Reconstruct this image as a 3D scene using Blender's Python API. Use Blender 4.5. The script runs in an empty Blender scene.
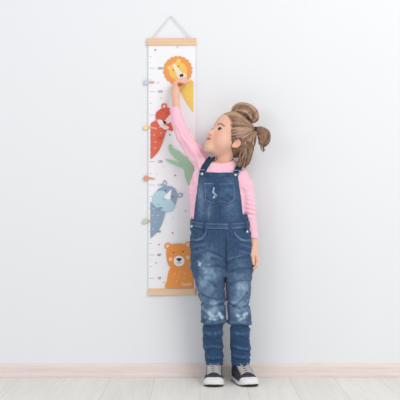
import bpy, bmesh, math, random
import numpy as np
from mathutils import Vector, Matrix

# ------------------------------------------------------------------ camera, light, exposure
C = bpy.context.scene
COL = C.collection
CAM_D, CAM_H, FPX = 4.5, 0.756, 1053.0      # metres from wall, height, focal length in px of a 400 px frame
cam = bpy.data.cameras.new('camera'); co = bpy.data.objects.new('camera', cam); COL.objects.link(co)
cam.sensor_width = 36; cam.lens = FPX / 400 * 36
co.location = (0, -CAM_D, CAM_H); co.rotation_euler = (math.radians(90), 0, 0)
C.camera = co
C.view_settings.view_transform = 'Standard'; C.view_settings.look = 'None'
C.view_settings.exposure = 0.0; C.view_settings.gamma = 1.0; C.view_settings.use_curve_mapping = False

w = bpy.data.worlds.new('room_light'); C.world = w; w.use_nodes = True
bg = w.node_tree.nodes['Background']; bg.inputs[0].default_value = (0.95, 0.97, 1.0, 1); bg.inputs[1].default_value = 0.62

def area(name, loc, target, size, size_y, power, color):
    l = bpy.data.lights.new(name, 'AREA'); l.shape = 'RECTANGLE'; l.size = size; l.size_y = size_y
    l.energy = power; l.color = color
    o = bpy.data.objects.new(name, l); COL.objects.link(o); o.location = loc
    d = Vector(target) - Vector(loc); o.rotation_euler = d.to_track_quat('-Z', 'Y').to_euler()
    return o
area('window_daylight', (2.3, -3.3, 3.3), (0.2, 0, 0.9), 2.4, 2.0, 92, (1.0, 0.99, 0.985))
area('side_daylight', (-2.4, -3.4, 1.9), (0.1, 0, 0.7), 1.8, 1.8, 22, (0.97, 0.985, 1.0))

# ------------------------------------------------------------------ helpers
def lin(c):
    c = np.asarray(c, dtype=float) / 255.0
    return np.where(c <= 0.04045, c / 12.92, ((c + 0.055) / 1.055) ** 2.4)
def P(px, py, y):                           # point at depth y that stands at photo position px, py
    s = (CAM_D + y) / FPX
    return np.array([(px - 200) * s, y, CAM_H - (py - 200) * s])
def XPX(p): return 200 + p[:, 0] * FPX / (CAM_D + p[:, 1])
GY = -0.125                                  # depth of the child's middle
GS = (CAM_D + GY) / FPX                      # metres per px there
def gx(px): return (px - 200) * GS
def gz(py): return CAM_H - (py - 200) * GS
def PX(x): return 200 + x / GS
def PY(z): return 200 + (CAM_H - z) / GS

def mat(name, rgb=(200, 200, 200), rough=0.6, metal=0.0, vcol=False, sss=0.0, noise=None, bump=None, sheen=0.0, spec=0.5):
    m = bpy.data.materials.new(name); m.use_nodes = True
    nt = m.node_tree; N = nt.nodes; L = nt.links
    b = N['Principled BSDF']
    b.inputs['Roughness'].default_value = rough; b.inputs['Metallic'].default_value = metal
    b.inputs['Specular IOR Level'].default_value = spec
    if sheen: b.inputs['Sheen Weight'].default_value = sheen
    if sss:
        b.inputs['Subsurface Weight'].default_value = sss
        b.inputs['Subsurface Radius'].default_value = (0.012, 0.005, 0.003)
        b.inputs['Subsurface Scale'].default_value = 1.0
    lc = lin(rgb)
    if vcol:
        a = N.new('ShaderNodeAttribute'); a.attribute_name = 'Col'; src = a.outputs['Color']
    else:
        r = N.new('ShaderNodeRGB'); r.outputs[0].default_value = (*lc, 1); src = r.outputs[0]
    tc = N.new('ShaderNodeTexCoord')
    if noise:                                # (scale, amount, stretch)
        mp = N.new('ShaderNodeMapping'); mp.inputs['Scale'].default_value = noise[2]
        L.new(tc.outputs['Object'], mp.inputs[0])
        nz = N.new('ShaderNodeTexNoise'); nz.inputs['Scale'].default_value = noise[0]; nz.inputs['Detail'].default_value = 5
        L.new(mp.outputs[0], nz.inputs['Vector'])
        rp = N.new('ShaderNodeMapRange'); rp.inputs[1].default_value = 0.3; rp.inputs[2].default_value = 0.7
        rp.inputs[3].default_value = 1 - noise[1]; rp.inputs[4].default_value = 1 + noise[1]
        L.new(nz.outputs[0], rp.inputs[0])
        mx = N.new('ShaderNodeVectorMath'); mx.operation = 'SCALE'
        L.new(src, mx.inputs[0]); L.new(rp.outputs[0], mx.inputs['Scale']); src = mx.outputs[0]
    L.new(src, b.inputs['Base Color'])
    if bump:                                 # (scale, strength, distance)
        nz = N.new('ShaderNodeTexNoise'); nz.inputs['Scale'].default_value = bump[0]; nz.inputs['Detail'].default_value = 4
        L.new(tc.outputs['Object'], nz.inputs['Vector'])
        bp = N.new('ShaderNodeBump'); bp.inputs['Strength'].default_value = bump[1]; bp.inputs['Distance'].default_value = bump[2]
        L.new(nz.outputs[0], bp.inputs['Height']); L.new(bp.outputs[0], b.inputs['Normal'])
    return m

def link(name, me, parent=None, mats=()):
    o = bpy.data.objects.new(name, me); COL.objects.link(o)
    for m in (mats if isinstance(mats, (list, tuple)) else [mats]): me.materials.append(m)
    if parent is not None:
        o.parent = parent
        o.matrix_parent_inverse = Matrix.Translation(parent_world(parent)).inverted()
    return o
WORLD = {}
def parent_world(o): return WORLD.get(o.name, Vector((0, 0, 0)))
def empty(name, loc, label, cat, group=None):
    o = bpy.data.objects.new(name, None); COL.objects.link(o); o.location = loc; o.empty_display_size = 0.05
    WORLD[o.name] = Vector(loc)
    o['label'] = label; o['category'] = cat
    if group: o['group'] = group
    return o

def bm_obj(name, bm, m, parent=None, smooth=False):
    me = bpy.data.meshes.new(name); bmesh.ops.recalc_face_normals(bm, faces=bm.faces[:]); bm.to_mesh(me); bm.free()
    if smooth:
        for p in me.polygons: p.use_smooth = True
    return link(name, me, parent, m)
def box(bm, x0, x1, y0, y1, z0, z1, bev=0.0):
    r = bmesh.ops.create_cube(bm, size=1.0, matrix=Matrix.Translation(((x0+x1)/2, (y0+y1)/2, (z0+z1)/2)) @ Matrix.Diagonal((x1-x0, y1-y0, z1-z0, 1)))
    if bev:
        es = list({e for v in r['verts'] for e in v.link_edges})
        bmesh.ops.bevel(bm, geom=es, offset=bev, segments=2, affect='EDGES', profile=0.5)
def tube(bm, pts, rad, n=8, closed=False):
    pts = [Vector(p) for p in pts]; rings = []
    N_ = len(pts)
    if not hasattr(rad, '__len__'): rad = [rad] * N_
    up = Vector((0, 0, 1)); prev = None
    for i, p in enumerate(pts):
        if closed: t = pts[(i+1) % N_] - pts[i-1]
        else: t = pts[min(i+1, N_-1)] - pts[max(i-1, 0)]
        t.normalize()
        if prev is None:
            a = t.cross(Vector((0.3, 1, 0.2))).normalized()
        else:
            a = (prev - t * prev.dot(t)).normalized()
        prev = a; b = t.cross(a)
        rings.append([bm.verts.new(p + rad[i] * (math.cos(2*math.pi*k/n) * a + math.sin(2*math.pi*k/n) * b)) for k in range(n)])
    for i in range(N_ - (0 if closed else 1)):
        A = rings[i]; B = rings[(i+1) % N_]
        for k in range(n): bm.faces.new((A[k], A[(k+1) % n], B[(k+1) % n], B[k]))
    if not closed:
        bm.faces.new(rings[0][::-1]); bm.faces.new(rings[-1])

# ---- distance fields and their mesher
def smin(a, b, k):
    h = np.clip(0.5 + 0.5 * (b - a) / k, 0, 1); return b + (a - b) * h - k * h * (1 - h)
def smax(a, b, k): return -smin(-a, -b, k)
def sph(p, c, r): return np.linalg.norm(p - np.asarray(c, dtype=np.float32), axis=1) - r
def ell(p, c, r):
    r = np.asarray(r, dtype=np.float32); q = (p - np.asarray(c, dtype=np.float32)) / r
    k0 = np.linalg.norm(q, axis=1); k1 = np.linalg.norm(q / r, axis=1) + 1e-9
    return k0 * (k0 - 1) / k1
def cap(p, a, b, ra, rb, sc=None):
    a = np.asarray(a, dtype=np.float32); b = np.asarray(b, dtype=np.float32)
    ab = b - a; t = np.clip((p - a) @ ab / (ab @ ab), 0, 1)
    q = p - a - t[:, None] * ab
    if sc is not None: q = q / np.asarray(sc, dtype=np.float32)
    return np.linalg.norm(q, axis=1) - (ra + (rb - ra) * t)
def chain(p, pts, rs, k=0.008, sc=None):
    d = None
    for i in range(len(pts) - 1):
        e = cap(p, pts[i], pts[i+1], rs[i], rs[i+1], sc)
        d = e if d is None else smin(d, e, k)
    return d
def poly2(x, y, V):                         # signed distance to a polygon, arrays x, y
    V = np.asarray(V, dtype=float); d = np.full(len(x), 1e9); s = np.ones(len(x))
    n = len(V)
    for i in range(n):
        a = V[i]; b = V[i-1]; e = b - a; wx = x - a[0]; wy = y - a[1]
        t = np.clip((wx * e[0] + wy * e[1]) / (e @ e), 0, 1)
        d = np.minimum(d, (wx - e[0]*t)**2 + (wy - e[1]*t)**2)
        c1 = y >= a[1]; c2 = y < b[1]; c3 = e[0] * wy > e[1] * wx
        fl = (c1 & c2 & c3) | (~c1 & ~c2 & ~c3); s[fl] *= -1
    return s * np.sqrt(d)
def line2(x, y, V):
    V = np.asarray(V, dtype=float); d = np.full(len(x), 1e9)
    for i in range(len(V) - 1):
        a = V[i]; e = V[i+1] - a; wx = x - a[0]; wy = y - a[1]
        t = np.clip((wx * e[0] + wy * e[1]) / (e @ e + 1e-12), 0, 1)
        d = np.minimum(d, (wx - e[0]*t)**2 + (wy - e[1]*t)**2)
    return np.sqrt(d)
_rng = np.random.RandomState(4); _G = _rng.rand(32, 32, 32).astype(np.float32)
def noise3(p, f):
    q = np.asarray(p) * f + 100.3; i = np.floor(q).astype(int); t = q - i; t = t*t*(3-2*t)
    r = 0
    for dx in (0, 1):
        for dy in (0, 1):
            for dz in (0, 1):
                wgt = (t[:,0] if dx else 1-t[:,0]) * (t[:,1] if dy else 1-t[:,1]) * (t[:,2] if dz else 1-t[:,2])
                r = r + wgt * _G[(i[:,0]+dx) & 31, (i[:,1]+dy) & 31, (i[:,2]+dz) & 31]
    return r * 2 - 1
def sdf_arrays(f, lo, hi, h, slack=2.0):
    B = 8; lo = np.array(lo, dtype=float); hi = np.array(hi, dtype=float)
    nb = np.ceil((hi - lo) / (h * B)).astype(int) + 1; dims = nb * B
    ci = np.stack(np.meshgrid(*[np.arange(n) for n in nb], indexing='ij'), -1).reshape(-1, 3)
    cc = (lo + (ci * B + (B-1)/2) * h).astype(np.float32)
    dv = f(cc)
    V = np.ones(tuple(dims), dtype=np.float32)
    Vb = V.reshape(nb[0], B, nb[1], B, nb[2], B)
    Vb *= np.where(dv < 0, -1, 1).reshape(nb[0], 1, nb[1], 1, nb[2], 1)
    act = ci[np.abs(dv) < B * h * 0.87 * slack]
    off = np.stack(np.meshgrid(*[np.arange(B)]*3, indexing='ij'), -1).reshape(-1, 3)
    for s in range(0, len(act), 800):
        a = act[s:s+800]
        idx = (a[:, None, :] * B + off[None]).reshape(-1, 3)
        V[idx[:,0], idx[:,1], idx[:,2]] = f((lo + idx * h).astype(np.float32))
    V[0] = V[-1] = 1; V[:,0] = V[:,-1] = 1; V[:,:,0] = V[:,:,-1] = 1
    S = V < 0
    nsum = np.zeros(tuple(dims - 1), dtype=np.int8)
    sl = lambda a, b: tuple(slice(o, n - 1 + o) for o, n in zip(a, dims))
    for dx in (0,1):
        for dy in (0,1):
            for dz in (0,1): nsum += S[sl((dx,dy,dz), 0)]
    cells = np.argwhere((nsum > 0) & (nsum < 8))
    vid = np.full(tuple(dims - 1), -1, dtype=np.int64); vid[cells[:,0], cells[:,1], cells[:,2]] = np.arange(len(cells))
    acc = np.zeros((len(cells), 3)); cnt = np.zeros(len(cells))
    corners = [(a,b,c) for a in (0,1) for b in (0,1) for c in (0,1)]
    for a in corners:
        for ax in range(3):
            if a[ax]: continue
            b = list(a); b[ax] = 1
            va = V[cells[:,0]+a[0], cells[:,1]+a[1], cells[:,2]+a[2]]; vb = V[cells[:,0]+b[0], cells[:,1]+b[1], cells[:,2]+b[2]]
            m = (va < 0) != (vb < 0); t = va / (va - vb + 1e-20)
            pt = np.tile(np.array(a, float), (len(cells), 1)); pt[:, ax] += t
            acc[m] += pt[m]; cnt[m] += 1
    verts = lo + (cells + acc / cnt[:, None]) * h
    faces = []
    for ax in range(3):
        u, v = [(1,2),(2,0),(0,1)][ax]
        A = [slice(None)]*3; Bs = [slice(None)]*3; A[ax] = slice(0,-1); Bs[ax] = slice(1,None)
        e = np.argwhere(S[tuple(A)] != S[tuple(Bs)])
        e = e[(e[:,u] > 0) & (e[:,v] > 0)]
        ins = S[e[:,0], e[:,1], e[:,2]]
        def g(du, dv_):
            q = e.copy(); q[:,u] -= du; q[:,v] -= dv_; return vid[q[:,0], q[:,1], q[:,2]]
        q = np.stack([g(1,1), g(0,1), g(0,0), g(1,0)], 1)
        q[~ins] = q[~ins][:, ::-1]
        faces.append(q)
    return verts, np.concatenate(faces)
def sdf_obj(name, f, lo, hi, h, m, parent=None, color=None, slack=2.0):
    v, q = sdf_arrays(f, lo, hi, h, slack)
    me = bpy.data.meshes.new(name)
    me.vertices.add(len(v)); me.vertices.foreach_set('co', v.astype(np.float32).ravel())
    me.loops.add(q.size); me.loops.foreach_set('vertex_index', q.ravel().astype(np.int32))
    me.polygons.add(len(q)); me.polygons.foreach_set('loop_start', np.arange(0, q.size, 4, dtype=np.int32))
    me.update(calc_edges=True); me.validate()
    me.polygons.foreach_set('use_smooth', np.ones(len(me.polygons), dtype=bool))
    if color is not None: set_col(me, color(v) if callable(color) else color)
    return link(name, me, parent, m)
def set_col(me, c):
    a = me.color_attributes.new('Col', 'FLOAT_COLOR', 'POINT')
    full = np.ones((len(me.vertices), 4), dtype=np.float32); full[:, :3] = lin(c)
    a.data.foreach_set('color', full.ravel())
def mixc(c, target, wgt):
    wgt = np.clip(np.broadcast_to(wgt, (len(c),)), 0, 1)[:, None]; return c * (1 - wgt) + np.asarray(target, float) * wgt
def sstep(a, b, x):
    t = np.clip((x - a) / (b - a), 0, 1); return t * t * (3 - 2*t)
def tab(py, rows, j): return np.interp(py, [r[0] for r in rows], [r[j] for r in rows])

# ------------------------------------------------------------------ materials
M_wall = mat('wall_paint', (236, 238, 240), 0.75, bump=(260, 0.05, 0.002), noise=(1.2, 0.006, (1,1,1)), spec=0.2)
M_base = mat('whitewashed_trim', (233, 220, 214), 0.55, noise=(7, 0.06, (1.0, 4, 26)), spec=0.3)
M_wood = mat('pale_wood', (236, 198, 164), 0.55, noise=(9, 0.06, (1, 3, 22)), spec=0.3)
M_sheet = mat('printed_sheet', (244, 244, 247), 0.6, spec=0.2)
M_cord = mat('cotton_cord', (212, 212, 214), 0.8)
M_skin = mat('skin', vcol=True, rough=0.5, sss=0.35, spec=0.3, bump=(500, 0.05, 0.0006))
M_denim = mat('denim', vcol=True, rough=0.85, noise=(150, 0.22, (1, 1, 0.5)), bump=(700, 0.25, 0.0015), sheen=0.15, spec=0.2)
M_shirt = mat('cotton_jersey', vcol=True, rough=0.9, noise=(60, 0.02, (1, 1, 1)), bump=(500, 0.1, 0.001), sheen=0.15, spec=0.15)
M_hair = mat('hair', vcol=True, rough=0.42, spec=0.45)
M_hairtie = mat('hair_tie', (38, 36, 52), 0.7)
M_metal = mat('metal_button', (205, 208, 212), 0.3, metal=0.8)
M_canvas = mat('shoe_canvas', (70, 70, 78), 0.9, noise=(300, 0.15, (1,1,1)), bump=(600, 0.3, 0.001), spec=0.2)
M_rubber = mat('white_rubber', (232, 231, 229), 0.45)
M_outsole = mat('dark_outsole', (60, 50, 46), 0.8)
M_lace = mat('shoe_lace', (184, 180, 178), 0.85)
M_eye = mat('eyeball', vcol=True, rough=0.12)

# floor material: whitewashed laminate boards
def floor_mat():
    m = bpy.data.materials.new('whitewashed_floorboards'); m.use_nodes = True
    nt = m.node_tree; N = nt.nodes; L = nt.links; b = N['Principled BSDF']; b.inputs['Roughness'].default_value = 0.5
    b.inputs['Specular IOR Level'].default_value = 0.3
    tc = N.new('ShaderNodeTexCoord')
    mp = N.new('ShaderNodeMapping'); mp.inputs['Rotation'].default_value = (0, 0, math.radians(90)); L.new(tc.outputs['Object'], mp.inputs[0])
    br = N.new('ShaderNodeTexBrick'); br.inputs['Scale'].default_value = 1.0
    br.inputs['Brick Width'].default_value = 1.3; br.inputs['Row Height'].default_value = 0.19; br.inputs['Mortar Size'].default_value = 0.0015
    br.inputs['Color1'].default_value = (*lin((235, 232, 226)), 1); br.inputs['Color2'].default_value = (*lin((230, 227, 221)), 1)
    br.inputs['Mortar'].default_value = (*lin((214, 209, 202)), 1); L.new(mp.outputs[0], br.inputs['Vector'])
    m2 = N.new('ShaderNodeMapping'); m2.inputs['Scale'].default_value = (24, 2.0, 1); L.new(tc.outputs['Object'], m2.inputs[0])
    nz = N.new('ShaderNodeTexNoise'); nz.inputs['Scale'].default_value = 1.5; nz.inputs['Detail'].default_value = 7; nz.inputs['Distortion'].default_value = 0.8
    L.new(m2.outputs[0], nz.inputs['Vector'])
    rp = N.new('ShaderNodeMapRange'); rp.inputs[1].default_value = 0.3; rp.inputs[2].default_value = 0.7; rp.inputs[3].default_value = 0.95; rp.inputs[4].default_value = 1.04
    L.new(nz.outputs[0], rp.inputs[0])
    mx = N.new('ShaderNodeVectorMath'); mx.operation = 'SCALE'; L.new(br.outputs[0], mx.inputs[0]); L.new(rp.outputs[0], mx.inputs['Scale'])
    L.new(mx.outputs[0], b.inputs['Base Color'])
    return m

# ------------------------------------------------------------------ setting
bm = bmesh.new(); box(bm, -3, 3, 0, 0.12, -0.1, 2.6); o = bm_obj('wall_back', bm, M_wall); o['kind'] = 'structure'
bm = bmesh.new(); box(bm, -3, 3, -4.8, 0.0, -0.1, 0.0); o = bm_obj('floor', bm, floor_mat()); o['kind'] = 'structure'
bm = bmesh.new()                             # moulded skirting profile, swept along the wall
prof = [(0, 0), (-0.0185, 0), (-0.0195, 0.004), (-0.0195, 0.013), (-0.0165, 0.0165), (-0.0135, 0.018), (-0.013, 0.044), (-0.0115, 0.049), (-0.0075, 0.053), (-0.005, 0.058), (0, 0.060)]
A = [bm.verts.new((-3, y, z)) for y, z in prof]; Bv = [bm.verts.new((3, y, z)) for y, z in prof]
for i in range(len(prof)): bm.faces.new((A[i], A[(i+1) % len(prof)], Bv[(i+1) % len(prof)], Bv[i]))
bm.faces.new(A); bm.faces.new(Bv[::-1])
o = bm_obj('baseboard_back', bm, M_base); o['kind'] = 'structure'

# ------------------------------------------------------------------ growth chart
SY = -0.006                                  # front of the paper
chart = empty('growth_chart', P(171.8, 295, -0.005), 'long white hanging growth chart with animal prints and wooden rails on the wall', 'growth chart')
def Q(px, py, y=SY): return P(px, py, y)
bm = bmesh.new()
a = Q(147.3, 45.2); b = Q(196.2, 38.2); box(bm, a[0], b[0], -0.013, -0.001, a[2], b[2], 0.001); bm_obj('top_rail', bm, M_wood, chart)
bm = bmesh.new()
a = Q(148.5, 295); b = Q(195.3, 288.4); box(bm, a[0], b[0], -0.013, -0.001, a[2], b[2], 0.001); bm_obj('bottom_rail', bm, M_wood, chart)
bm = bmesh.new()
tube(bm, [P(152.8, 40, -0.009), P(152.8, 38, -0.010), P(161.5, 27, -0.009), P(170.0, 16.6, -0.008), P(170.8, 16.1, -0.008), P(171.6, 16.6, -0.008), P(181, 27, -0.009), P(190.8, 38, -0.010), P(190.8, 40, -0.009)], 0.0017, 8)
bm_obj('hanging_cord', bm, M_cord, chart, True)
# sheet with its print (one mesh)
PAL = {}
SM = [M_sheet]
def ink(rgb):
    if rgb not in PAL: SM.append(mat('ink', tuple(v * 0.90 + 23 for v in rgb), 0.6, spec=0.2)); PAL[rgb] = len(SM) - 1
    return PAL[rgb]
sb = bmesh.new()
a = Q(148.3, 289.5); b = Q(195.6, 44)
box(sb, a[0], b[0], -0.006, -0.0052, a[2], b[2])
_lay = [0]
def shape(pts, rgb, clip=True):
    _lay[0] += 1
    y = SY - 0.00004 * _lay[0]
    xl, xr = (150.6, 193.4) if clip is True else (148.8, 195.2)
    if clip:                                 # clip to the sheet (Sutherland-Hodgman)
        for fn, sg, lim in ((0, 1, xl), (0, -1, xr), (1, -1, 288.2), (1, 1, 45.4)):
            out = []
            for i in range(len(pts)):
                c, n = pts[i-1], pts[i]
                ic = sg * (c[fn] - lim) >= 0; inn = sg * (n[fn] - lim) >= 0
                if ic != inn:
                    t = (lim - c[fn]) / (n[fn] - c[fn]); out.append((c[0] + t*(n[0]-c[0]), c[1] + t*(n[1]-c[1])))
                if inn: out.append(n)
            pts = out
            if len(pts) < 3: return
    vs = [sb.verts.new(P(x, z, y)) for x, z in pts]
    f = sb.faces.new(vs); f.material_index = ink(rgb)
    f.normal_update()
    if f.normal.y > 0: f.normal_flip()
def blob(cx, cy, rx, ry, rgb, rot=0, n=28, fn=None):
    c, s = math.cos(math.radians(rot)), math.sin(math.radians(rot)); pts = []
    for k in range(n):
        t = 2*math.pi*k/n; g = fn(t) if fn else 1
        u, v = rx*g*math.cos(t), ry*g*math.sin(t); pts.append((cx + u*c - v*s, cy + u*s + v*c))
    shape(pts, rgb)
def smooth(pts, n=6):                        # closed Catmull-Rom
    out = []; N_ = len(pts)
    for i in range(N_):
        p0, p1, p2, p3 = [np.array(pts[(i+k-1) % N_], float) for k in range(4)]
        for j in range(n):
            t = j/n; q = 0.5*((2*p1) + (-p0+p2)*t + (2*p0-5*p1+4*p2-p3)*t*t + (-p0+3*p1-3*p2+p3)*t**3); out.append(tuple(q))
    return out
def stroke(pts, wd, rgb):
    L_, R_ = [], []
    for i, p in enumerate(pts):
        q0 = pts[max(i-1, 0)]; q1 = pts[min(i+1, len(pts)-1)]
        dx, dy = q1[0]-q0[0], q1[1]-q0[1]; l = math.hypot(dx, dy); nx, ny = -dy/l*wd/2, dx/l*wd/2
        L_.append((p[0]+nx, p[1]+ny)); R_.append((p[0]-nx, p[1]-ny))
    shape(L_ + R_[::-1], rgb)
def text(s, cx, cy, hpx, rgb, shear=0.0, rot=0.0):
    _lay[0] += 1
    cu = bpy.data.curves.new('t', 'FONT'); cu.body = s; cu.align_x = 'CENTER'; cu.align_y = 'CENTER'; cu.shear = shear; cu.resolution_u = 3; cu.offset = 0.012
    cu.size = 1.0
    ob = bpy.data.objects.new('t', cu); COL.objects.link(ob)
    dg = bpy.context.evaluated_depsgraph_get(); me = bpy.data.meshes.new_from_object(ob.evaluated_get(dg))
    s_ = (CAM_D + SY) / FPX * hpx / 0.7
    pos = P(cx, cy, SY - 0.00004 * _lay[0])
    me.transform(Matrix.Translation(pos) @ Matrix.Rotation(math.radians(rot), 4, 'Y') @ Matrix.Rotation(math.radians(90), 4, 'X') @ Matrix.Scale(s_, 4))
    n0 = len(sb.faces); sb.from_mesh(me); sb.faces.ensure_lookup_table()
    for f in sb.faces[n0:]: f.material_index = ink(rgb)
    bpy.data.objects.remove(ob); bpy.data.curves.remove(cu); bpy.data.meshes.remove(me)
GREY = (150, 155, 166)
for k, y in enumerate(np.arange(57.0, 288, 4.68)):   # scale ticks
    pass
y0 = 68.3; step = (278.3 - 68.3) / 9
for k in range(-1, 19):
    y = y0 + k * step / 2
    if y < 50 or y > 286: continue
    lng = (k % 2 == 0)
    shape([(149.2, y-0.22), (154.6 if lng else 151.8, y-0.22), (154.6 if lng else 151.8, y+0.22), (149.2, y+0.22)], (176, 182, 194), 2)
    if not lng or True:
        yy = y + step/4
        shape([(149.2, yy-0.14), (151.2, yy-0.14), (151.2, yy+0.14), (149.2, yy+0.14)], (206, 210, 218), 2)
for n, y in zip(('160', '150', '140', '130', '120', '110', '100', '90', '80', '70'), [y0 + i*step for i in range(10)]):
    text(n, 159.6 if len(n) == 3 else 158.9, y, 2.45, (124, 130, 146), shear=0.25)
# lion
def scal(n, amp): return lambda t: 1 + amp * abs(math.sin(n*t/2)) - amp
shape(smooth([(181, 76), (188, 79), (193.3, 82), (196, 96), (194.2, 111.5), (192, 110.5), (187.5, 104), (183, 96), (179, 86)]), (246, 202, 92))
for x, y in ((184, 88), (188, 86), (192, 90), (186.5, 93), (190, 95), (188, 99), (192.5, 101), (183.5, 83), (193, 84)):
    blob(x, y, 0.55, 0.55, (253, 232, 166), n=8)
blob(177.8, 70.3, 14.8, 14.6, (240, 152, 76), n=144, fn=scal(20, 0.08))
blob(178.0, 71.0, 9.0, 9.4, (246, 196, 92), rot=-14)
for x, y in ((169.2, 67.8), (178.6, 60.9)): blob(x, y, 2.2, 2.2, (246, 196, 92), n=16); blob(x, y, 1.1, 1.1, (250, 216, 150), n=12)
shape(smooth([(172.8, 65), (175.5, 64.8), (181.5, 72.3), (186.2, 74), (186.2, 78.5), (182, 79.8), (178, 78), (175.8, 72)]), (240, 232, 206))
shape(smooth([(179.6, 75.0), (182.8, 73.6), (183.2, 76.0), (180.6, 77.0)]), (40, 38, 44))
stroke([(182.2, 76.2), (183.6, 78.2), (185.0, 78.0), (185.4, 76.8)], 0.4, (60, 55, 60)); stroke([(183.4, 78), (182.2, 79.2), (181, 78.6)], 0.4, (60, 55, 60))
blob(173.2, 70.2, 0.75, 0.6, (70, 60, 60), n=10); blob(178.5, 66.2, 0.75, 0.6, (70, 60, 60), n=10)
# fox in red
RED = (221, 92, 68)
shape(smooth([(151, 123), (155.5, 120.5), (160, 120), (168, 127), (166, 132), (162, 144), (158, 152), (151.5, 158.5), (147.8, 158), (147.8, 126)]), (226, 98, 74))
for x, y in ((154, 135), (161, 133), (155.5, 142), (155, 148), (160, 127)): stroke([(x-0.9, y-0.6), (x, y+0.5), (x+1.0, y-0.3)], 0.55, (250, 214, 200))
blob(164.2, 106, 2.9, 2.9, RED, n=20); blob(164.2, 106.3, 1.5, 1.6, (248, 204, 190), n=14)
shape(smooth([(156, 119), (155.8, 113.5), (159.5, 109.5), (165, 107.6), (171, 108.5), (175, 112), (175.5, 122), (173, 130.5), (168, 129.5), (163, 124), (159, 120)]), RED)
shape(smooth([(172.5, 113), (175, 116), (172, 121), (167.5, 123.5), (164, 122.5), (166.5, 118.5)]), (248, 230, 226))
shape(smooth([(157.2, 120.2), (162, 120.2), (165, 124.5), (169, 127.5), (166, 129.8), (160.5, 126.5)]), (250, 232, 228))
shape(smooth([(163.3, 120.6), (166.2, 122.0), (165.6, 124), (163.4, 123)]), (40, 36, 42))
stroke([(164.2, 124), (163.2, 125.2), (165.6, 125.8)], 0.4, (90, 60, 60))
for q in ([(157, 112), (161, 114.5)], [(156.4, 115), (160, 116.6)], [(160, 109.8), (164, 111.4)]): stroke(q, 0.8, (188, 66, 54))
blob(166.8, 113.3, 0.6, 0.6, (60, 30, 30), n=10)
# crocodile in green
GRN = (168, 214, 178)
shape(smooth([(168.6, 148), (170.2, 145), (172.2, 147), (174, 148.7), (178.5, 151), (184.5, 156), (190, 158), (193.3, 166), (193.3, 178), (191.5, 188.5), (187.5, 183.5), (184.5, 175), (183.6, 169.4), (175.5, 165.5), (166.6, 161.2), (166.2, 159), (174, 160.8), (182.4, 164), (179.5, 161.8), (173.6, 156.8), (169.4, 151)]), GRN)
blob(170.3, 146.3, 1.9, 1.9, GRN, n=16)
for x, y in ((187.5, 174), (188.5, 180), (187, 168)): blob(x, y, 0.5, 0.35, (214, 238, 218), n=8)
# rhinoceros in blue grey
shape(smooth([(146, 199), (151, 202), (156, 208), (165, 210), (163, 221), (158, 231), (150, 238.5), (146, 239)]), (136, 158, 184))
for x, y in ((153.5, 209), (152.5, 215.5), (158, 215.5), (155, 222), (153, 229)): stroke([(x-0.8, y-0.5), (x, y+0.5), (x+0.9, y-0.4)], 0.5, (214, 226, 238))
for cx, cy, rt in ((164.8, 183.2, 0), (180.0, 195.2, 70)):
    blob(cx, cy, 2.1, 3.0, (136, 158, 184), rot=rt, n=18); blob(cx, cy, 1.0, 1.7, (220, 226, 236), rot=rt, n=14)
shape(smooth([(157.5, 190), (162, 187), (168, 186), (173.5, 187.5), (176.5, 191.5), (177.3, 196), (175.8, 203), (172, 208), (163, 200), (157, 194)]), (138, 160, 186))
shape(smooth([(157, 191.5), (164, 191), (169, 197.5), (174.8, 205.5), (172.5, 210), (167, 212), (160, 209.5), (154, 204.5), (152.3, 199), (153.8, 194.3)]), (176, 210, 222))
shape([(171.6, 188.8), (163.8, 197.0), (167.2, 199.3), (170.2, 199.0)], (247, 247, 249))
blob(165.2, 190.6, 0.85, 0.75, (44, 52, 70), n=12); blob(172.7, 196.6, 0.85, 0.75, (44, 52, 70), n=12)
stroke([(157.6, 203.2), (158.4, 204.6), (159.8, 205.2)], 0.45, (96, 120, 146)); stroke([(163, 198.2), (163.8, 200), (165.4, 200)], 0.45, (96, 120, 146))
# bear in orange
ORA = (243, 148, 68)
shape(smooth([(166.8, 288.6), (167.2, 280), (168.5, 272), (172, 266), (180, 264), (188.5, 266), (192, 272), (193.8, 280), (194, 288.6)]), ORA)
for x, y in ((167.7, 246), (188, 244.8)): blob(x, y, 3.3, 3.4, ORA, n=22); blob(x, y+0.3, 1.9, 2.1, (250, 206, 178), n=16)
shape(smooth([(166.4, 257), (166.6, 250), (171, 244.8), (178, 243.6), (185, 244.4), (190, 249), (191.2, 256), (189.6, 263), (185, 269), (178.5, 270.5), (172, 268.5), (168, 264)]), ORA)
blob(170.6, 259.2, 1.9, 1.9, (251, 206, 172), n=16); blob(187.8, 257.4, 1.9, 1.9, (251, 206, 172), n=16)
blob(179.1, 261.0, 5.4, 5.3, (250, 244, 238), n=28)
shape(smooth([(176.4, 258.8), (179, 258), (181.7, 258.6), (180.8, 260.4), (179.2, 261.2), (177.4, 260.6)]), (48, 58, 78))
stroke([(176.8, 262.2), (177.6, 263.2), (179.1, 262.6), (180.6, 263.2), (181.4, 262)], 0.45, (70, 74, 92)); stroke([(179.1, 261), (179.1, 262.6)], 0.45, (70, 74, 92))
blob(173.6, 252.6, 0.75, 0.7, (70, 48, 36), n=12); blob(182.8, 251.6, 0.75, 0.7, (70, 48, 36), n=12)
for x, y in ((175, 274), (180, 271.5), (185, 273.5), (178.8, 276.5), (184, 278.5), (176.5, 281)): stroke([(x-0.25, y-0.9), (x+0.25, y+0.9)], 0.55, (252, 214, 170))
text('Dodo', 186.6, 284.3, 3.0, (253, 232, 208), rot=-2)
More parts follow.
